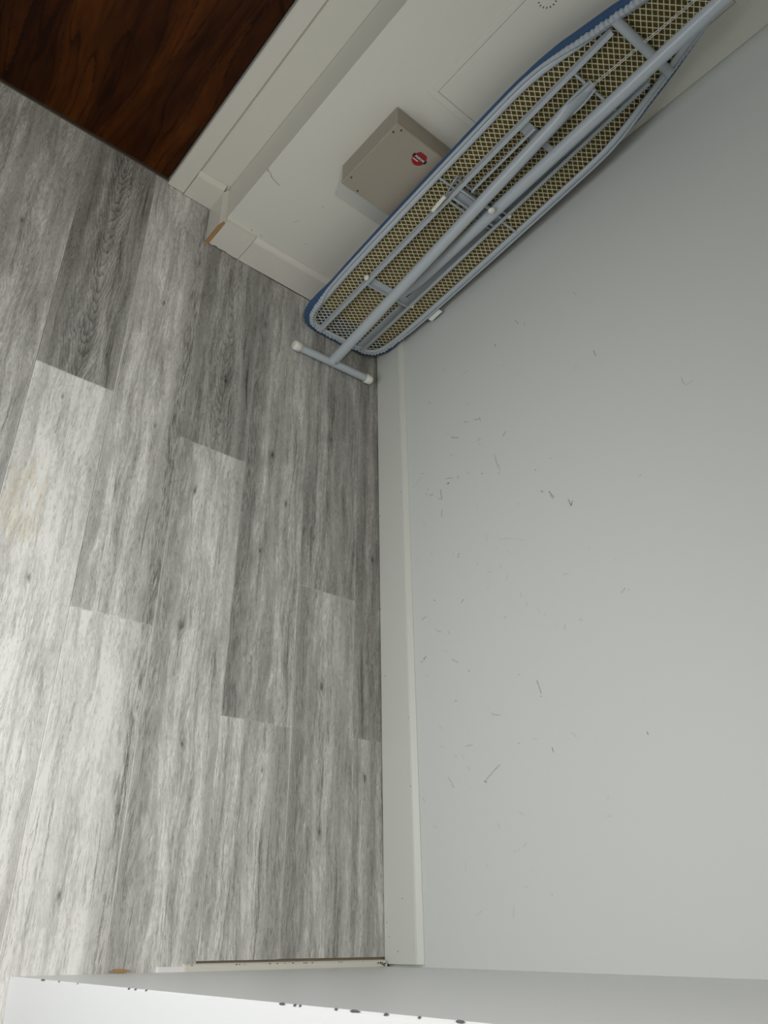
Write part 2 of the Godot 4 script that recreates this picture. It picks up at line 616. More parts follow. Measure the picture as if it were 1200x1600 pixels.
func build_room() -> void:
	# right wall: slightly out of square, painted cool grey-white with scuffs
	var strokes := [[0.538,0.366,0.547,0.383,0.50],[0.552,0.406,0.560,0.423,0.60],[0.554,0.426,0.567,0.428,0.60],[0.562,0.313,0.579,0.340,0.70],[0.647,0.513,0.657,0.502,0.70],[0.393,0.229,0.399,0.233,0.60],[0.701,0.332,0.707,0.327,0.90],[0.688,0.282,0.697,0.307,0.50],[0.705,0.286,0.706,0.294,1.20],[0.704,0.289,0.709,0.290,1.20],[0.714,0.259,0.743,0.262,0.90],[0.739,0.248,0.745,0.261,0.50],[0.779,0.259,0.799,0.258,0.60],[0.700,0.197,0.707,0.203,0.50],[0.713,0.214,0.715,0.228,0.60],[0.687,0.206,0.691,0.209,0.50],[0.695,0.465,0.753,0.480,0.25],[0.698,0.470,0.746,0.483,0.20],[0.868,0.602,0.873,0.608,1.10],[0.890,0.628,0.902,0.634,0.50],[0.902,0.634,0.898,0.639,0.50],[0.932,0.689,0.941,0.683,1.10],[0.803,0.592,0.807,0.595,0.50],[0.935,0.309,0.934,0.315,0.60],[0.941,0.306,0.940,0.314,0.60],[0.894,0.209,0.897,0.212,0.50],[0.789,0.182,0.790,0.187,0.50],[0.708,0.366,0.711,0.371,0.50],[0.732,0.414,0.735,0.421,0.50],[0.758,0.474,0.760,0.477,0.50],[0.945,0.458,0.981,0.542,0.12],[0.912,0.415,0.933,0.415,0.20],[0.624,0.179,0.630,0.195,0.25],[0.654,0.145,0.634,0.179,0.18],[0.620,0.414,0.626,0.422,0.40],[0.637,0.415,0.644,0.421,0.30],[0.793,0.643,0.796,0.646,0.40],[1.072,0.309,1.064,0.320,0.60],[1.033,0.210,1.036,0.214,0.90],[1.074,0.160,1.071,0.179,0.50],[1.117,0.212,1.129,0.232,0.30],[1.133,0.258,1.141,0.262,0.40],[1.186,0.161,1.180,0.171,1.30],[1.189,0.149,1.190,0.156,0.60],[1.210,0.265,1.223,0.287,0.40],[1.252,0.320,1.256,0.323,1.00],[1.324,0.528,1.354,0.536,0.70],[1.360,0.533,1.362,0.535,0.70],[1.370,0.384,1.378,0.410,0.35],[1.316,0.267,1.318,0.274,0.50],[1.299,0.476,1.300,0.481,0.40],[1.431,0.294,1.432,0.317,0.30],[1.488,0.398,1.518,0.349,0.50],[1.517,0.347,1.520,0.352,1.20],[1.492,0.229,1.518,0.247,0.40],[1.482,0.782,1.487,0.783,1.00],[1.475,0.549,1.484,0.552,0.80],[1.151,0.450,1.154,0.454,0.50],[1.191,0.776,1.184,0.787,0.40],[1.189,0.794,1.191,0.796,0.40],[1.528,0.135,1.540,0.147,0.20],[1.218,0.622,1.229,0.622,0.30],[1.217,0.662,1.221,0.668,0.30],[1.609,0.378,1.621,0.383,0.25],[1.450,0.456,1.451,0.462,0.30],[0.565,0.811,0.583,0.814,0.70],[0.313,0.587,0.333,0.596,0.50],[0.347,0.505,0.357,0.509,0.80],[0.764,1.008,0.784,1.012,0.30],[0.923,0.677,0.943,0.684,0.90],[0.880,0.626,0.897,0.635,0.90]]
	rng.seed = 42
	for i in 70:
		var zz := rng.randf_range(0.3, 1.8)
		var yy := 0.14 + absf(rng.randfn(0.0, 0.35))
		var an := rng.randf_range(0, TAU)
		var ln := rng.randf_range(0.003, 0.02)
		strokes.append([zz, yy, zz + cos(an) * ln, yy + sin(an) * ln, rng.randf_range(0.08, 0.25)])
	var img := scuffed_wall(1600, 2000, -0.3, 1.9, 2.6, Color(0.807, 0.816, 0.804), strokes, 7)
	var wr := struct("wall_right", box(Vector3(0.014, 0.0, -0.3), Vector3(0.15, 2.6, 1.9), 0.0005), tex_mat(img, 0.5), "tall cool grey painted wall with scuffs beside the plank floor", "wall")
	wr.rotation.y = atan(SKEW)
	var br := struct("baseboard_right", prism(skirting_profile(0.0142, 0.127), Vector3(0.0142, 0, 0.002), Vector3.LEFT, Vector3.UP, Vector3(0, 0, 1.884)), M.skirting, "long painted skirting board along the scuffed grey wall", "skirting")
	br.rotation.y = atan(SKEW)
	rng.seed = 8
	for q in [[0.30, 0.02], [0.315, 0.012], [0.36, 0.104], [0.43, 0.098], [0.44, 0.10], [0.66, 0.105], [0.70, 0.104], [0.70, 0.006], [1.0, 0.004], [1.1, 0.1], [1.2, 0.02], [1.33, 0.11], [1.5, 0.11], [1.75, 0.07], [1.80, 0.012], [1.83, 0.02], [1.86, 0.05]]:
		obj("paint_chip", flake(Vector3(-0.0001, q[1], q[0]), Vector3.BACK, Vector3.UP, rng.randf_range(0.002, 0.006), rng.randf_range(0.001, 0.003), 0.0004), M.chip, br)
	# end wall, projecting forward of the door wall
	var end_strokes := [[-0.652, 0.323, -0.636, 0.313, 0.9], [-0.636, 0.313, -0.601, 0.302, 0.8], [-0.655, 0.327, -0.652, 0.320, 1.2], [-0.50, 0.22, -0.49, 0.235, 0.3], [-0.43, 0.17, -0.42, 0.18, 0.3], [-0.47, 0.32, -0.462, 0.322, 0.4], [-0.55, 0.118, -0.54, 0.116, 0.6], [-0.58, 0.12, -0.575, 0.114, 0.7]]
	var eimg := scuffed_wall(700, 1900, -0.655, 0.013, 2.6, Color(0.835, 0.83, 0.795), end_strokes, 9)
	struct("wall_end", box(Vector3(-0.655, 0.0, -0.35), Vector3(0.013, 2.6, -0.014), 0.0015), tex_mat(eimg, 0.5), "white painted end wall behind the ironing board", "wall")
	struct("baseboard_end", prism(skirting_profile(0.0138, 0.108), Vector3(-0.5545, 0, -0.0138), Vector3.BACK, Vector3.UP, Vector3(0.5535, 0, 0)), M.trim, "white skirting board with sloping top under the fuse box", "skirting")
	var plinth := PackedVector2Array([Vector2(-0.6545, 0.004), Vector2(-0.645, 0.002), Vector2(-0.634, 0.007), Vector2(-0.622, 0.003), Vector2(-0.603, 0.006), Vector2(-0.59, 0.003), Vector2(-0.575, 0.002), Vector2(-0.556, 0.003), Vector2(-0.556, 0.107), Vector2(-0.6545, 0.107)])
	struct("trim_1", prism(plinth, Vector3(0, 0, -0.0138), Vector3.RIGHT, Vector3.UP, Vector3(0, 0, 0.0136)), M.trim, "short skirting block with a chipped lower edge at the wall corner", "skirting")
	var bs := struct("baseboard_side", prism(skirting_profile(0.0118, 0.103), Vector3(-0.6552, 0, -0.1358), Vector3.LEFT, Vector3.UP, Vector3(0, 0, 0.1335)), M.trim, "short skirting return with bare broken wood at its end", "skirting")
	var raw := PackedVector2Array([Vector2(-0.667, 0.0), Vector2(-0.6555, 0.001), Vector2(-0.6552, 0.03), Vector2(-0.6565, 0.05), Vector2(-0.655, 0.07), Vector2(-0.6555, 0.098), Vector2(-0.661, 0.102), Vector2(-0.6645, 0.09), Vector2(-0.667, 0.078)])
	obj("broken_end", prism(raw, Vector3(0, 0, -0.0023), Vector3.RIGHT, Vector3.UP, Vector3(0, 0, 0.0035)), M.raw_wood, bs).set_meta("label", "bare brown wood where the paint broke off")
	# door wall with architrave, door and its skirting
	struct("wall_door", box(Vector3(-0.806, 0.0, -0.35), Vector3(-0.6552, 2.6, -0.15), 0.001), M.end_paint, "narrow white strip of wall between door frame and projecting wall", "wall")
	struct("wall_header", box(Vector3(-1.63, 2.05, -0.35), Vector3(-0.8062, 2.6, -0.15), 0.001), M.end_paint, "white wall above the brown door", "wall")
	struct("wall_corner", box(Vector3(-1.759, 0.0, -0.35), Vector3(-1.6302, 2.6, -0.15), 0.001), M.end_paint, "white wall on the hinge side of the brown door", "wall")
	struct("baseboard_door", prism(skirting_profile(0.0138, 0.102), Vector3(-0.7545, 0, -0.1498), Vector3.BACK, Vector3.UP, Vector3(0.0875, 0, 0)), M.trim, "very short skirting piece beside the door frame", "skirting")
	struct("trim_2", box(Vector3(-0.8078, 0.001, -0.1499), Vector3(-0.7552, 2.07, -0.1385), 0.003), M.trim, "white door architrave beside the brown veneer door", "architrave")
	var d := thing("door_1", "dark brown wood veneer door with wavy grain", "door", "structure")
	obj("leaf", box(Vector3(-1.626, 0.007, -0.196), Vector3(-0.8118, 2.045, -0.156), 0.002), M.veneer, d)
	obj("door_stop", box(Vector3(-1.63, 0.0, -0.26), Vector3(-0.807, 2.05, -0.206), 0.001), M.trim, d)
	var knob := Node3D.new()
	knob.name = "handle"
	d.add_child(knob)
	obj("rose", tube([Vector3(-1.56, 1.0, -0.152), Vector3(-1.56, 1.0, -0.145)], 0.025, Vector3.UP, 20), M.bright_steel, knob)
	obj("lever", tube([Vector3(-1.56, 1.0, -0.145), Vector3(-1.56, 1.0, -0.10), Vector3(-1.545, 1.0, -0.092), Vector3(-1.45, 1.0, -0.092)], 0.009, Vector3.UP, 12), M.bright_steel, knob)
	# near wall nib: stands just below the camera, its painted arris chipped
	var wn := struct("wall_near", box(Vector3(-0.8155, 0.0, 1.8905), Vector3(2.5, 2.6, 2.02), 0.0025), M.jamb, "white painted wall nib with a chipped vertical edge", "wall")
	rng.seed = 21
	for q in [[0.155, 0.030], [0.225, 0.006], [0.30, 0.004], [0.478, 0.008], [0.498, 0.008], [0.53, 0.006], [0.843, 0.022], [0.866, 0.008], [0.875, 0.006], [0.934, 0.008], [0.963, 0.03], [1.007, 0.012], [1.05, 0.006], [1.098, 0.02]]:
		var y0: float = q[0]
		obj("paint_chip", flake(Vector3(-0.8148, y0, 1.8912), Vector3.UP, Vector3(0.7071, 0, -0.7071), q[1] * 0.55, 0.0032, 0.0005), M.chip, wn)
	# thin timber bead along the foot of the near wall
	var bead := PackedVector2Array([Vector2(0, 0), Vector2(0.0135, 0), Vector2(0.0135, 0.007), Vector2(0.011, 0.012), Vector2(0.004, 0.016), Vector2(0, 0.016)])
	var bn := struct("baseboard_near", prism(bead, Vector3(-0.49, 0, 1.8904), Vector3.FORWARD, Vector3.UP, Vector3(0.519, 0, 0)), M.trim, "thin white bead at the foot of the chipped wall nib", "skirting")
	obj("bead_end", prism(PackedVector2Array([Vector2(0, 0), Vector2(0.009, 0), Vector2(0.009, 0.008), Vector2(0, 0.012)]), Vector3(-0.545, 0, 1.8904), Vector3.FORWARD, Vector3.UP, Vector3(0.0545, 0, 0)), M.jamb, bn)
	obj("wood_splinter", flake(Vector3(-0.62, 0.0005, 1.886), Vector3.RIGHT, Vector3.FORWARD, 0.045, 0.007, 0.003), M.raw_wood, bn)
	rng.seed = 33
	for i in 14:
		obj("dirt_speck", flake(Vector3(rng.randf_range(-0.48, 0.0), 0.0125, 1.8795), Vector3.RIGHT, Vector3(0, 0.8, 0.6), rng.randf_range(0.002, 0.007), rng.randf_range(0.001, 0.003), 0.0006), M.grime, bn)
	for i in 16:
		obj("dirt_speck", flake(Vector3(0.024 - absf(rng.randfn(0, 0.010)), 0.0162 + rng.randf() * 0.0005, 1.889 - absf(rng.randfn(0, 0.004))), Vector3.RIGHT, Vector3.FORWARD, rng.randf_range(0.002, 0.006), rng.randf_range(0.001, 0.004), 0.0008), M.grime, bn)
	# the rest of the hall, out of view
	var wl := thing("wall_left", "long white hall wall with a window opposite the scuffed grey wall", "wall", "structure")
	var w0 := 0.98
	var w1 := 1.88
	var s0 := 0.05
	var s1 := 1.35
	obj("wall_pier", box(Vector3(-1.91, 0.0, -0.35), Vector3(-1.76, 2.6, w0), 0.001), M.paint_far, wl)
	obj("wall_pier", box(Vector3(-1.91, 0.0, w1), Vector3(-1.76, 2.6, 6.0), 0.001), M.paint_far, wl)
	obj("wall_below_window", box(Vector3(-1.91, 0.0, w0 + 0.0005), Vector3(-1.76, s0, w1 - 0.0005), 0.001), M.paint_far, wl)
	obj("wall_above_window", box(Vector3(-1.91, s1, w0 + 0.0005), Vector3(-1.76, 2.6, w1 - 0.0005), 0.001), M.paint_far, wl)
	var win := thing("window_1", "low-silled white framed hall window in the left wall", "window", "structure")
	for r in [[w0 + 0.0005, s0 + 0.0005, w0 + 0.04, s1 - 0.0005], [w1 - 0.04, s0 + 0.0005, w1 - 0.0005, s1 - 0.0005], [w0 + 0.0405, s0 + 0.0005, w1 - 0.0405, s0 + 0.04], [w0 + 0.0405, s1 - 0.04, w1 - 0.0405, s1 - 0.0005]]:
		obj("window_frame", box(Vector3(-1.86, r[1], r[0]), Vector3(-1.80, r[3], r[2]), 0.003), M.jamb, win)
	var glass := mat(Color(0.95, 0.98, 1.0, 0.08), 0.02)
	glass.transparency = BaseMaterial3D.TRANSPARENCY_ALPHA
	obj("pane", box(Vector3(-1.832, s0 + 0.0405, w0 + 0.0405), Vector3(-1.828, s1 - 0.0405, w1 - 0.0405), 0.0005), glass, win)
	struct("wall_back", box(Vector3(-1.759, 0.0, 5.85), Vector3(2.5, 2.6, 6.0), 0.001), M.paint_far, "white wall closing the hall behind the wall nib", "wall")
	struct("wall_recess", box(Vector3(2.5, 0.0, 1.9), Vector3(2.64, 2.6, 6.0), 0.001), M.paint_far, "white wall of the unseen room added beyond the nib", "wall")  # set far out so the added room soaks up bounced light
	struct("ceiling", box(Vector3(-2.0, 2.6, -0.4), Vector3(2.7, 2.7, 6.1), 0.001), M.ceiling, "flat white ceiling over the hall", "ceiling")

# ---------------------------------------------------------------- fuse box

func build_fuse_box() -> void:
	var b := thing("fuse_box", "beige metal fuse box with a round red sticker on the end wall", "fuse box")
	b.position = Vector3(-0.508, 0.464, -0.0138)
	var w := 0.27
	var h := 0.230
	obj("body", box(Vector3(0.0015, 0.0015, 0), Vector3(w - 0.0015, h - 0.0015, 0.0565), 0.002), M.steel_box, b)
	# folded cover: front sheet with narrow returns over the body
	var st := begin()
	add_box(st, Vector3(0, 0, 0.0567), Vector3(w, h, 0.0705), 0.0025)
	obj("cover", finish(st), M.steel_box, b)
	for q in [[0.004, 0.21], [0.016, 0.226], [0.006, 0.027], [0.045, 0.004]]:
		obj("screw", tube([Vector3(q[0] + 0.004, q[1] - (0.004 if q[1] > 0.1 else -0.006), 0.0700), Vector3(q[0] + 0.004, q[1] - (0.004 if q[1] > 0.1 else -0.006), 0.0713)], 0.0026, Vector3.UP, 10), M.screw, b)
	# sticker: red badge, black band with lettering, pale bar
	var c := Vector3(0.110, 0.190, 0.0706)
	var badge := PackedVector2Array()
	for i in 28:
		var a := TAU * i / 28
		var r := 0.0205
		if sin(a) > 0.72: r *= 1.0 + 0.10 * absf(cos(a)) - 0.10 * (1.0 - absf(cos(a)) / 0.7)
		badge.append(Vector2(cos(a) * r * 0.94, sin(a) * r))
	var s := obj("sticker", prism(badge, c, Vector3.RIGHT, Vector3.UP, Vector3(0, 0, 0.0003)), M.red, b)
	s.set_meta("label", "round red sticker with a black lettered band")
	var band := PackedVector2Array([Vector2(-0.0222, -0.0032), Vector2(0.0222, -0.0032), Vector2(0.0222, 0.0070), Vector2(-0.0222, 0.0070)])
	obj("band", prism(band, c + Vector3(0, 0, 0.0003), Vector3.RIGHT, Vector3.UP, Vector3(0, 0, 0.0003)), M.black, s)
	var tm := TextMesh.new()
	var sf := SystemFont.new()
	sf.font_names = PackedStringArray(["Droid Sans"])
	sf.font_weight = 700
	sf.font_italic = true
	tm.font = sf
	tm.text = "PERON"
	tm.font_size = 32
	tm.pixel_size = 0.00029
	tm.depth = 0.0003
	obj("lettering", tm, M.white_print, s, c + Vector3(0, 0.0019, 0.0008))
	obj("bar", prism(PackedVector2Array([Vector2(-0.0155, -0.0088), Vector2(0.002, -0.0088), Vector2(0.002, -0.0056), Vector2(-0.0155, -0.0056)]), c + Vector3(0, 0, 0.0003), Vector3.RIGHT, Vector3.UP, Vector3(0, 0, 0.0003)), M.pink_print, s)

# ---------------------------------------------------------------- access panel

func build_access_panel() -> void:
	var p := thing("access_panel", "white access panel with ring of vent slots set in end wall", "access panel")
	p.position = Vector3(-0.473, 0.770, -0.0138)
	var w := 0.40
	var h := 0.62
	var st := begin()
	for r in [[0, 0, w, 0.018], [0, h - 0.018, w, h], [0, 0.018, 0.018, h - 0.018], [w - 0.018, 0.018, w, h - 0.018]]:
		add_box(st, Vector3(r[0], r[1], 0), Vector3(r[2], r[3], 0.0022), 0.0008)
	obj("frame", finish(st), M.end_paint, p)
	obj("panel", box(Vector3(0.0192, 0.0192, 0), Vector3(w - 0.0192, h - 0.0192, 0.0026), 0.0008), M.end_paint, p)
	var vent := obj("vent", tube([Vector3(0.052, 0.336, 0.0024), Vector3(0.052, 0.336, 0.0032)], 0.027, Vector3.UP, 32), M.end_paint, p)
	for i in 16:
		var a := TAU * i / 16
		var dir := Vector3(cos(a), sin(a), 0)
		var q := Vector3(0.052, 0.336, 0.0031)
		obj("vent_slot", tube([q + dir * 0.0185, q + dir * 0.0225], 0.0012, Vector3.BACK, 6), M.slot_shade, vent)  # solid dark rods, coloured as the shade inside open slots

# ---------------------------------------------------------------- ironing board

func outline_points(n: int) -> PackedVector2Array:
	var half := [[0.0, 0.012], [0.06, 0.012], [0.10, 0.0165], [0.127, 0.031], [0.143, 0.058], [0.150, 0.09], [0.155, 0.15], [0.159, 0.27], [0.160, 0.5], [0.159, 0.75], [0.157, 0.93], [0.151, 1.0], [0.139, 1.06], [0.126, 1.11], [0.114, 1.16], [0.104, 1.2], [0.09, 1.255], [0.072, 1.32], [0.05, 1.372], [0.026, 1.398], [0.0, 1.406]]
	var cv := Curve2D.new()
	var pts := []
	for p in half: pts.append(Vector2(p[0], p[1]))
	for i in range(half.size() - 2, 0, -1): pts.append(Vector2(-half[i][0], half[i][1]))
	var m := pts.size()
	for i in m + 1:
		var a: Vector2 = pts[(i - 1 + m) % m]
		var b: Vector2 = pts[i % m]
		var c: Vector2 = pts[(i + 1) % m]
		var dir := (c - a).normalized()
		cv.add_point(b, -dir * b.distance_to(a) * 0.33, dir * b.distance_to(c) * 0.33)
	var total := cv.get_baked_length()
	var out := PackedVector2Array()
	for i in n: out.append(cv.sample_baked(total * i / n, true))
	return out

func outward(o: PackedVector2Array) -> PackedVector2Array:
	var out := PackedVector2Array()
	for i in o.size():
		var t := (o[(i + 1) % o.size()] - o[(i - 1 + o.size()) % o.size()]).normalized()
		out.append(Vector2(t.y, -t.x))
	return out

# sweep a section (list of Vector2(out, depth) given by a callable of outline index) round the board
func sweep(o: PackedVector2Array, nrm: PackedVector2Array, section: Callable, closed: bool) -> SurfaceTool:
	var st := begin()
	st.set_smooth_group(0)
	var rings := []
	for i in o.size():
		var ring := []
		for s in section.call(i):
			var p: Vector2 = o[i] + nrm[i] * s.x
			ring.append(Vector3(p.x, p.y, s.y))
		rings.append(ring)
	var m: int = rings[0].size()
	for i in o.size():
		var j := (i + 1) % o.size()
		var c := Vector3.ZERO
		for v in rings[i]: c += v / m
		if not closed: c = Vector3(o[i].x - nrm[i].x * 0.01, o[i].y - nrm[i].y * 0.01, -0.011)
		for k in (m if closed else m - 1):
			var k2 := (k + 1) % m
			quad_out(st, rings[i][k], rings[i][k2], rings[j][k2], rings[j][k], c)
	return st

func inset(o: PackedVector2Array, nrm: PackedVector2Array, d: float) -> PackedVector2Array:
	var out := PackedVector2Array()
	for i in o.size(): out.append(o[i] + nrm[i] * d)
	return out

func flat_face(st: SurfaceTool, poly: PackedVector2Array, z: float, facing: float) -> void:
	st.set_smooth_group(-1)
	var idx := Geometry2D.triangulate_polygon(poly)
	for i in range(0, idx.size(), 3):
		var p := []
		for k in 3: p.append(Vector3(poly[idx[i + k]].x, poly[idx[i + k]].y, z))
		tri_out(st, p, [], Vector3(p[0].x, p[0].y, z - facing))

func build_ironing_board() -> void:
	var ib := thing("ironing_board", "folded ironing board standing on end in corner, metal mesh underside showing", "ironing board")
	var ty := Vector3(-0.032, 1, -0.058).normalized()
	var tz := Vector3(0, 0.058, 1.0)
	tz = (tz - ty * tz.dot(ty)).normalized()
	var tx := ty.cross(tz).normalized()
	ib.transform = Transform3D(Basis(tx, ty, tz), Vector3(-0.168, 0.006, 0.121))
	var inv := ib.transform.affine_inverse()

	var o := outline_points(1200)
	if Geometry2D.is_polygon_clockwise(o): o.reverse()
	var nrm := outward(o)

	# rim: rounded sheet-steel edge of the pan
	var rim_sec := func(_i: int) -> Array:
		var a := []
		for k in 10:
			var w := TAU * k / 10
			a.append(Vector2(-0.0095 + cos(w) * 0.0082, -0.0015 + sin(w) * 0.0060))
		return a
	obj("rim", finish(sweep(o, nrm, rim_sec, true)), M.frame, ib)

	# cover: blue cotton pulled over the pad, gathered at both ends
	var cov_sec := func(i: int) -> Array:
		var t := o[i].y
		var g := clampf((0.16 - t) / 0.08, 0.0, 1.0) + clampf((t - 1.28) / 0.08, 0.0, 1.0)
		var wv := g * sin(i * 1.37) * 0.0012 + g * sin(i * 0.41) * 0.0007
		var wide := 0.011 * clampf((0.2 - t) / 0.12, 0.0, 1.0) + 0.0075 * (clampf((t - 0.98) / 0.1, 0.0, 1.0) - clampf((t - 1.2) / 0.15, 0.0, 1.0)) + 0.0012 * g
		return [Vector2(-0.002, -0.004), Vector2(0.004 + wv, -0.0025 + wv), Vector2(0.0055 + wide + wv, -0.006), Vector2(0.0072 + wide + wv * 1.2, -0.012), Vector2(0.0062 + wide + wv, -0.018), Vector2(0.001 + wide, -0.0225), Vector2(-0.012, -0.0235)]
	var cst := sweep(o, nrm, cov_sec, false)
	flat_face(cst, inset(o, nrm, -0.012), -0.0235, -1.0)
	flat_face(cst, inset(o, nrm, -0.004), -0.0165, 1.0)
	obj("cover", finish(cst), M.blue, ib).set_meta("label", "blue cotton cover")

	# binding: pale elastic edging of the cover, pleated round the foot end and the nose
	var bind_sec := func(i: int) -> Array:
		var t := o[i].y
		var g := clampf((0.17 - t) / 0.05, 0.0, 1.0) + clampf((t - 1.02) / 0.12, 0.0, 1.0) * (1.0 if o[i].x < 0.0 else 0.3)
		var pl := g * (sin(i * 1.37) * 0.0017 + sin(i * 0.41) * 0.0008)
		var inn := lerpf(-0.0015, -0.0105, clampf(g, 0.0, 1.0))
		return [Vector2(inn + pl, 0.0052 * g + 0.0018 + pl * 0.5), Vector2(inn * 0.5 + 0.002, 0.0046 * g + 0.0030 + pl), Vector2(0.0045 - 0.003 * g + pl, 0.0030 + pl), Vector2(0.0068 - 0.0035 * g + pl, -0.0010), Vector2(0.0062 - 0.003 * g + pl, -0.0034), Vector2(0.002, -0.0005), Vector2(inn + 0.0005 + pl, 0.0050 * g + 0.0002)]
	obj("binding", finish(sweep(o, nrm, bind_sec, true)), M.binding, ib).set_meta("label", "pale gathered elastic edging")

	# felt pad seen through the mesh
	var felt := mat(Color.WHITE, 0.95)
	felt.albedo_texture = ImageTexture.create_from_image(speckled(256, 256, Color(0.40, 0.375, 0.21), Color(0.36, 0.24, 0.12), 5, 0.7))
	felt.uv1_triplanar = true
	felt.uv1_scale = Vector3(9, 9, 9)
	var pad := PackedVector2Array()
	for p in inset(o, nrm, -0.009):
		var cut := 0.090 - p.x * 0.11
		pad.append(Vector2(p.x, maxf(p.y, cut + 0.004 * sin(p.x * 70.0))))
	var pst := begin()
	flat_face(pst, pad, -0.0135, 1.0)
	for i in pad.size():
		var a := pad[i]
		var b := pad[(i + 1) % pad.size()]
		if a.distance_to(b) < 1e-6: continue
		var mid := Vector3((a.x + b.x) / 2, (a.y + b.y) / 2, -0.015)
		quad_out(pst, Vector3(a.x, a.y, -0.0135), Vector3(b.x, b.y, -0.0135), Vector3(b.x, b.y, -0.0164), Vector3(a.x, a.y, -0.0164), mid - Vector3((b - a).y, -(b - a).x, 0).normalized())
	obj("felt_pad", finish(pst), felt, ib)

	# expanded metal mesh: two families of strands clipped to the pan
	var clip := PackedVector2Array()
	for i in range(0, o.size(), 3): clip.append(o[i] - nrm[i] * 0.006)
	var mst := begin()
	mst.set_smooth_group(-1)
	for fam in [deg_to_rad(33.0), deg_to_rad(-33.0)]:
		var dir := Vector2(cos(fam), sin(fam))
		var nor := Vector2(-dir.y, dir.x)
		var k := -40
		while k < 160:
			var base: Vector2 = nor * (k * 0.0125)
			k += 1
			var hits := []
			for i in clip.size():
				var a := clip[i] - base
				var b := clip[(i + 1) % clip.size()] - base
				var da := a.dot(nor)
				var db := b.dot(nor)
				if (da < 0.0) != (db < 0.0):
					hits.append(lerpf(a.dot(dir), b.dot(dir), da / (da - db)))
			hits.sort()
			for h in range(0, hits.size() - 1, 2):
				var A: Vector2 = base + dir * hits[h]
				var B: Vector2 = base + dir * hits[h + 1]
				var w := nor * 0.0009
				var za := -0.0064
				var zb := -0.0080
				var c := Vector3((A.x + B.x) / 2, (A.y + B.y) / 2, (za + zb) / 2)
				var q := [A + w, B + w, B - w, A - w]
				var f := []
				var r := []
				for v in q:
					f.append(Vector3(v.x, v.y, za))
					r.append(Vector3(v.x, v.y, zb))
				quad_out(mst, f[0], f[1], f[2], f[3], c)
				quad_out(mst, r[0], r[1], r[2], r[3], c)
				quad_out(mst, f[0], f[1], r[1], r[0], c)
				quad_out(mst, f[2], f[3], r[3], r[2], c)
	obj("mesh_panel", finish(mst), M.mesh, ib).set_meta("label", "expanded metal mesh with diamond openings")

	# two channel rails running up the pan
	for r in [[-0.0905, 1.0, 0.010, 1.172], [0.083, -1.0, 0.025, 1.152]]:
		var x: float = r[0]
		var s: float = r[1]
		var prof := PackedVector2Array()
		for q in [[0.0, -0.006], [r[2], -0.006], [r[2], -0.0046], [0.0014, -0.0046], [0.0014, 0.0106], [0.010, 0.0106], [0.010, 0.012], [0.0006, 0.012], [0.0, 0.0114]]:
			prof.append(Vector2(x + q[0] * s, q[1]))
		obj("rail", prism(prof, Vector3(0, 0.021, 0), Vector3.RIGHT, Vector3.BACK, Vector3(0, r[3] - 0.021, 0)), M.frame, ib)

	# cross pieces
	obj("cross_tube", tube([Vector3(-0.100, 1.191, 0.004), Vector3(0.100, 1.195, 0.004)], 0.0118, Vector3.BACK, 18), M.frame, ib)
	var st := begin()
	add_prism(st, PackedVector2Array([Vector2(0.262, -0.005), Vector2(0.286, -0.005), Vector2(0.286, -0.0035), Vector2(0.2665, -0.0035), Vector2(0.2665, 0.010), Vector2(0.262, 0.010)]), Vector3(-0.089, 0, 0), Vector3.UP, Vector3.BACK, Vector3(0.1705, 0, 0))
	obj("cross_bar", finish(st), M.frame, ib)
	st = begin()
	add_prism(st, PackedVector2Array([Vector2(0.637, 0.008), Vector2(0.643, 0.008), Vector2(0.643, -0.003), Vector2(0.652, -0.003), Vector2(0.652, 0.001), Vector2(0.660, 0.001), Vector2(0.660, -0.003), Vector2(0.668, -0.003), Vector2(0.668, 0.008), Vector2(0.674, 0.008), Vector2(0.674, -0.005), Vector2(0.637, -0.005)]), Vector3(-0.089, 0, 0), Vector3.UP, Vector3.BACK, Vector3(0.1705, 0, 0))
	obj("pivot_bracket", finish(st), M.frame, ib)
	st = begin()
	add_box(st, Vector3(-0.089, 0.878, -0.005), Vector3(-0.028, 0.909, -0.003), 0.0005)
	add_box(st, Vector3(-0.028, 0.882, -0.005), Vector3(0.060, 0.899, -0.003), 0.0005)
	var gusset := obj("gusset_plate", finish(st), M.frame, ib)
	for q in [[-0.075, 0.885], [-0.075, 0.902], [-0.045, 0.893]]:
		obj("rivet", ball(Vector3(q[0], q[1], -0.003), Vector3(0.003, 0.003, 0.0012), 10, 6), M.bright_steel, gusset)
	obj("height_rod", tube([Vector3(-0.089, 1.058, 0.005), Vector3(0.082, 1.061, 0.005)], 0.0036, Vector3.BACK, 10), M.frame, ib)
	obj("brace_rod", tube([Vector3(-0.152, 0.662, 0.002), Vector3(0.150, 0.662, 0.002)], 0.0030, Vector3.BACK, 10), M.frame, ib)
	obj("brace_rod", tube([Vector3(-0.088, 0.624, 0.002), Vector3(0.081, 0.624, 0.002)], 0.0034, Vector3.BACK, 10), M.frame, ib)
	obj("latch_rod", tube([Vector3(-0.118, 0.690, 0.008), Vector3(0.081, 0.690, 0.008)], 0.0036, Vector3.BACK, 10), M.bright_steel, ib)
	st = begin()
	add_box(st, Vector3(-0.0555, 0.686, 0.005), Vector3(-0.0505, 0.912, 0.014), 0.0008)
	obj("height_rack", finish(st), M.frame, ib)
	# release lever: bent wire with a white sleeve
	obj("lever_wire", tube([Vector3(-0.104, 0.700, 0.009), Vector3(-0.113, 0.703, 0.012), Vector3(-0.119, 0.696, 0.017), Vector3(-0.118, 0.682, 0.021), Vector3(-0.113, 0.662, 0.022), Vector3(-0.107, 0.640, 0.021), Vector3(-0.104, 0.620, 0.021)], 0.0026, Vector3.BACK, 8), M.bright_steel, ib)
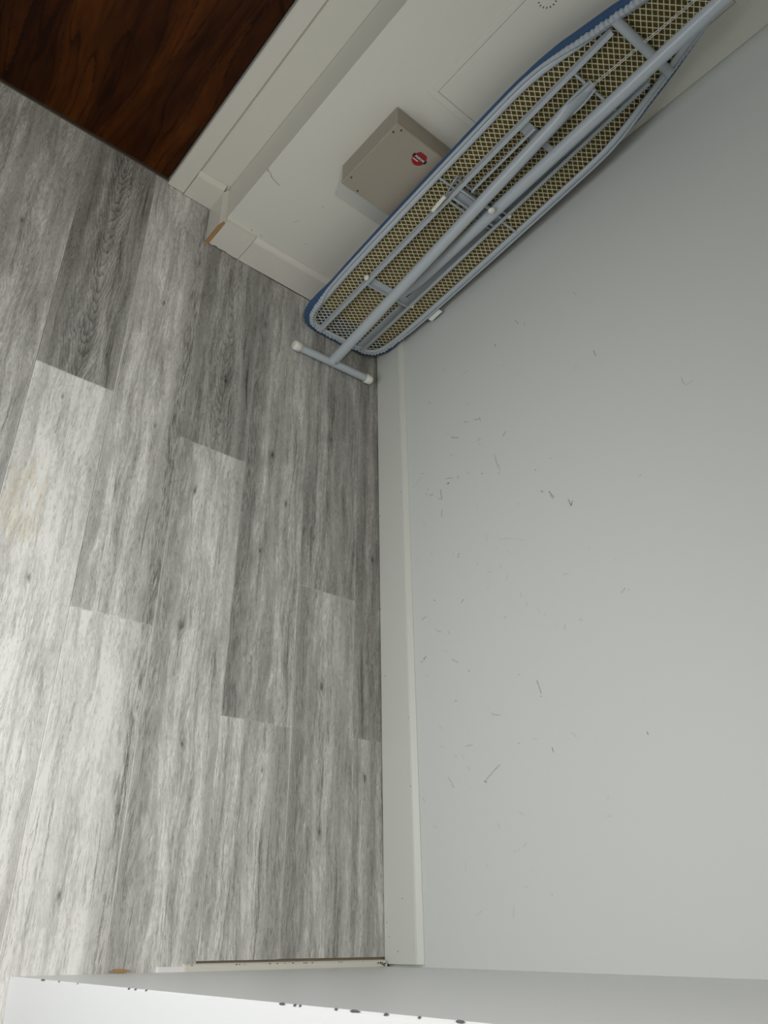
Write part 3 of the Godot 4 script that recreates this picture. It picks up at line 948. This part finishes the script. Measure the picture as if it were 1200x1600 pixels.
	obj("lever_wire", tube([Vector3(-0.104, 0.692, 0.006), Vector3(-0.110, 0.694, 0.010), Vector3(-0.113, 0.684, 0.016), Vector3(-0.110, 0.662, 0.018), Vector3(-0.104, 0.640, 0.019)], 0.0022, Vector3.BACK, 8), M.bright_steel, ib)
	obj("lever_sleeve", tube([Vector3(-0.1065, 0.640, 0.021), Vector3(-0.103, 0.585, 0.021)], 0.0056, Vector3.BACK, 12), M.plastic, ib).set_meta("label", "white plastic sleeve on the release lever")

	# leg with the floor foot: from the T-bar on the floor up to a flattened end at the pan
	var f0: Vector3 = inv * Vector3(-0.343, 0.0160, 0.2275)
	var f1: Vector3 = inv * Vector3(-0.034, 0.0160, 0.2125)
	var fm := f0.lerp(f1, 0.475)
	var fd := (f1 - f0).normalized()
	var leg := begin()
	var top := Vector3(-0.026, 1.058, 0.006)
	var ps := []
	var rs := []
	for q in [[0.0, 0.0175, 0.0165], [0.03, 0.0165, 0.0165], [0.3, 0.016, 0.016], [0.6, 0.016, 0.016], [0.90, 0.016, 0.016], [0.925, 0.0165, 0.0145], [0.945, 0.0175, 0.0095], [0.965, 0.0175, 0.0055], [0.98, 0.0165, 0.004], [1.0, 0.014, 0.0035], [1.012, 0.011, 0.003]]:
		ps.append((fm + Vector3(0, 0.006, 0)).lerp(top, q[0]))
		rs.append(Vector2(q[1], q[2]))
	add_tube(leg, ps, rs, Vector3.BACK, 20)
	var lg := obj("leg", finish(leg), M.frame, ib)
	for sx in [-1.0, 1.0]:
		st = begin()
		var a := (fm + Vector3(0, 0.006, 0)).lerp(top, 0.93) + Vector3(sx * 0.0165, 0, 0.002)
		var b := (fm + Vector3(0, 0.006, 0)).lerp(top, 1.008) + Vector3(sx * 0.0135, 0, 0.006)
		add_tube(st, [a, a.lerp(b, 0.5) + Vector3(sx * 0.002, 0, 0.002), b], [Vector2(0.0016, 0.003), Vector2(0.0018, 0.005), Vector2(0.0014, 0.005)], Vector3.BACK, 8)
		obj("flattened_lip", finish(st), M.frame, lg)
	obj("foot_bar", tube([f0 + fd * 0.012, f1 - fd * 0.012], 0.0128, Vector3.BACK, 18), M.frame, ib)
	obj("weld_rivet", ball(fm + Vector3(0.002, 0.02, 0.0158), Vector3(0.003, 0.003, 0.002), 10, 6), M.bright_steel, lg)
	for e in [[f0, fd], [f1, -fd]]:
		var p0: Vector3 = e[0]
		var dd: Vector3 = e[1]
		st = begin()
		add_tube(st, [p0, p0 + dd * 0.002, p0 + dd * 0.006, p0 + dd * 0.026, p0 + dd * 0.027], [Vector2(0.010, 0.010), Vector2(0.0135, 0.0135), Vector2(0.0152, 0.0152), Vector2(0.0156, 0.0156), Vector2(0.0130, 0.0130)], Vector3.BACK, 20)
		obj("foot_cap", finish(st), M.plastic, ib).set_meta("label", "white plastic end cap")
	# second leg: hinged low on the pan, running up past the nose
	leg = begin()
	var b0 := Vector3(0.038, 0.283, 0.004)
	var b1 := Vector3(-0.007, 1.52, 0.101)
	ps = []
	rs = []
	for q in [[0.0, 0.006, 0.003], [0.012, 0.009, 0.004], [0.03, 0.0125, 0.006], [0.055, 0.0155, 0.011], [0.08, 0.016, 0.0155], [0.3, 0.016, 0.016], [0.6, 0.016, 0.016], [1.0, 0.016, 0.016]]:
		ps.append(b0.lerp(b1, q[0]))
		rs.append(Vector2(q[1], q[2]))
	add_tube(leg, ps, rs, Vector3.BACK, 20)
	obj("leg", finish(leg), M.frame, ib)
	var u0 := b1 + Vector3(-0.15, 0, 0)
	var u1 := b1 + Vector3(0.15, 0, 0)
	obj("foot_bar", tube([u0, u1], 0.0128, Vector3.BACK, 18), M.frame, ib)
	for e in [[u0, -1.0], [u1, 1.0]]:
		obj("foot_cap", tube([e[0] - Vector3(e[1] * 0.014, 0, 0), e[0] + Vector3(e[1] * 0.012, 0, 0)], 0.0152, Vector3.BACK, 18), M.plastic, ib).set_meta("label", "white plastic end cap")
	# pivot bolt and white caps
	obj("pivot_bolt", tube([Vector3(-0.018, 0.693, 0.043), Vector3(0.018, 0.693, 0.043)], 0.005, Vector3.BACK, 12), M.bright_steel, ib)
	obj("pivot_cap", ball(Vector3(0.0, 0.700, 0.060), Vector3(0.0095, 0.0095, 0.006), 14, 8), M.plastic, ib).set_meta("label", "white plastic cap on leg pivot")
	obj("rail_cap", ball(Vector3(-0.0975, 0.284, 0.0075), Vector3(0.0075, 0.0095, 0.0095), 14, 8), M.plastic, ib).set_meta("label", "white plastic cap on rail")
	obj("rail_cap", ball(Vector3(0.0865, 0.275, 0.0055), Vector3(0.005, 0.007, 0.007), 12, 8), M.plastic, ib).set_meta("label", "white plastic cap on rail")
	obj("rail_cap", ball(Vector3(0.0865, 0.690, 0.0065), Vector3(0.006, 0.007, 0.007), 12, 8), M.plastic, ib).set_meta("label", "white plastic cap on rail")
	# twin pull wires to the nose
	for dx in [-0.0022, 0.0022]:
		obj("pull_wire", tube([Vector3(-0.028 + dx, 1.036, 0.010), Vector3(0.002 + dx, 1.328, 0.012), Vector3(0.009 + dx, 1.395, 0.006)], 0.0009, Vector3.BACK, 6), M.plastic, ib)
	# sewn care label on the edge of the cover
	obj("care_label", prism(PackedVector2Array([Vector2(0.0, 0.0), Vector2(0.004, -0.006), Vector2(0.016, 0.0), Vector2(0.0155, 0.05), Vector2(0.004, 0.046), Vector2(0.0, 0.044)]), Vector3(0.166, 0.262, -0.004), Vector3(0.85, 0, 0.53), Vector3.UP, Vector3(0.0004, 0, -0.0006)), M.label, ib).set_meta("label", "white sewn care label")
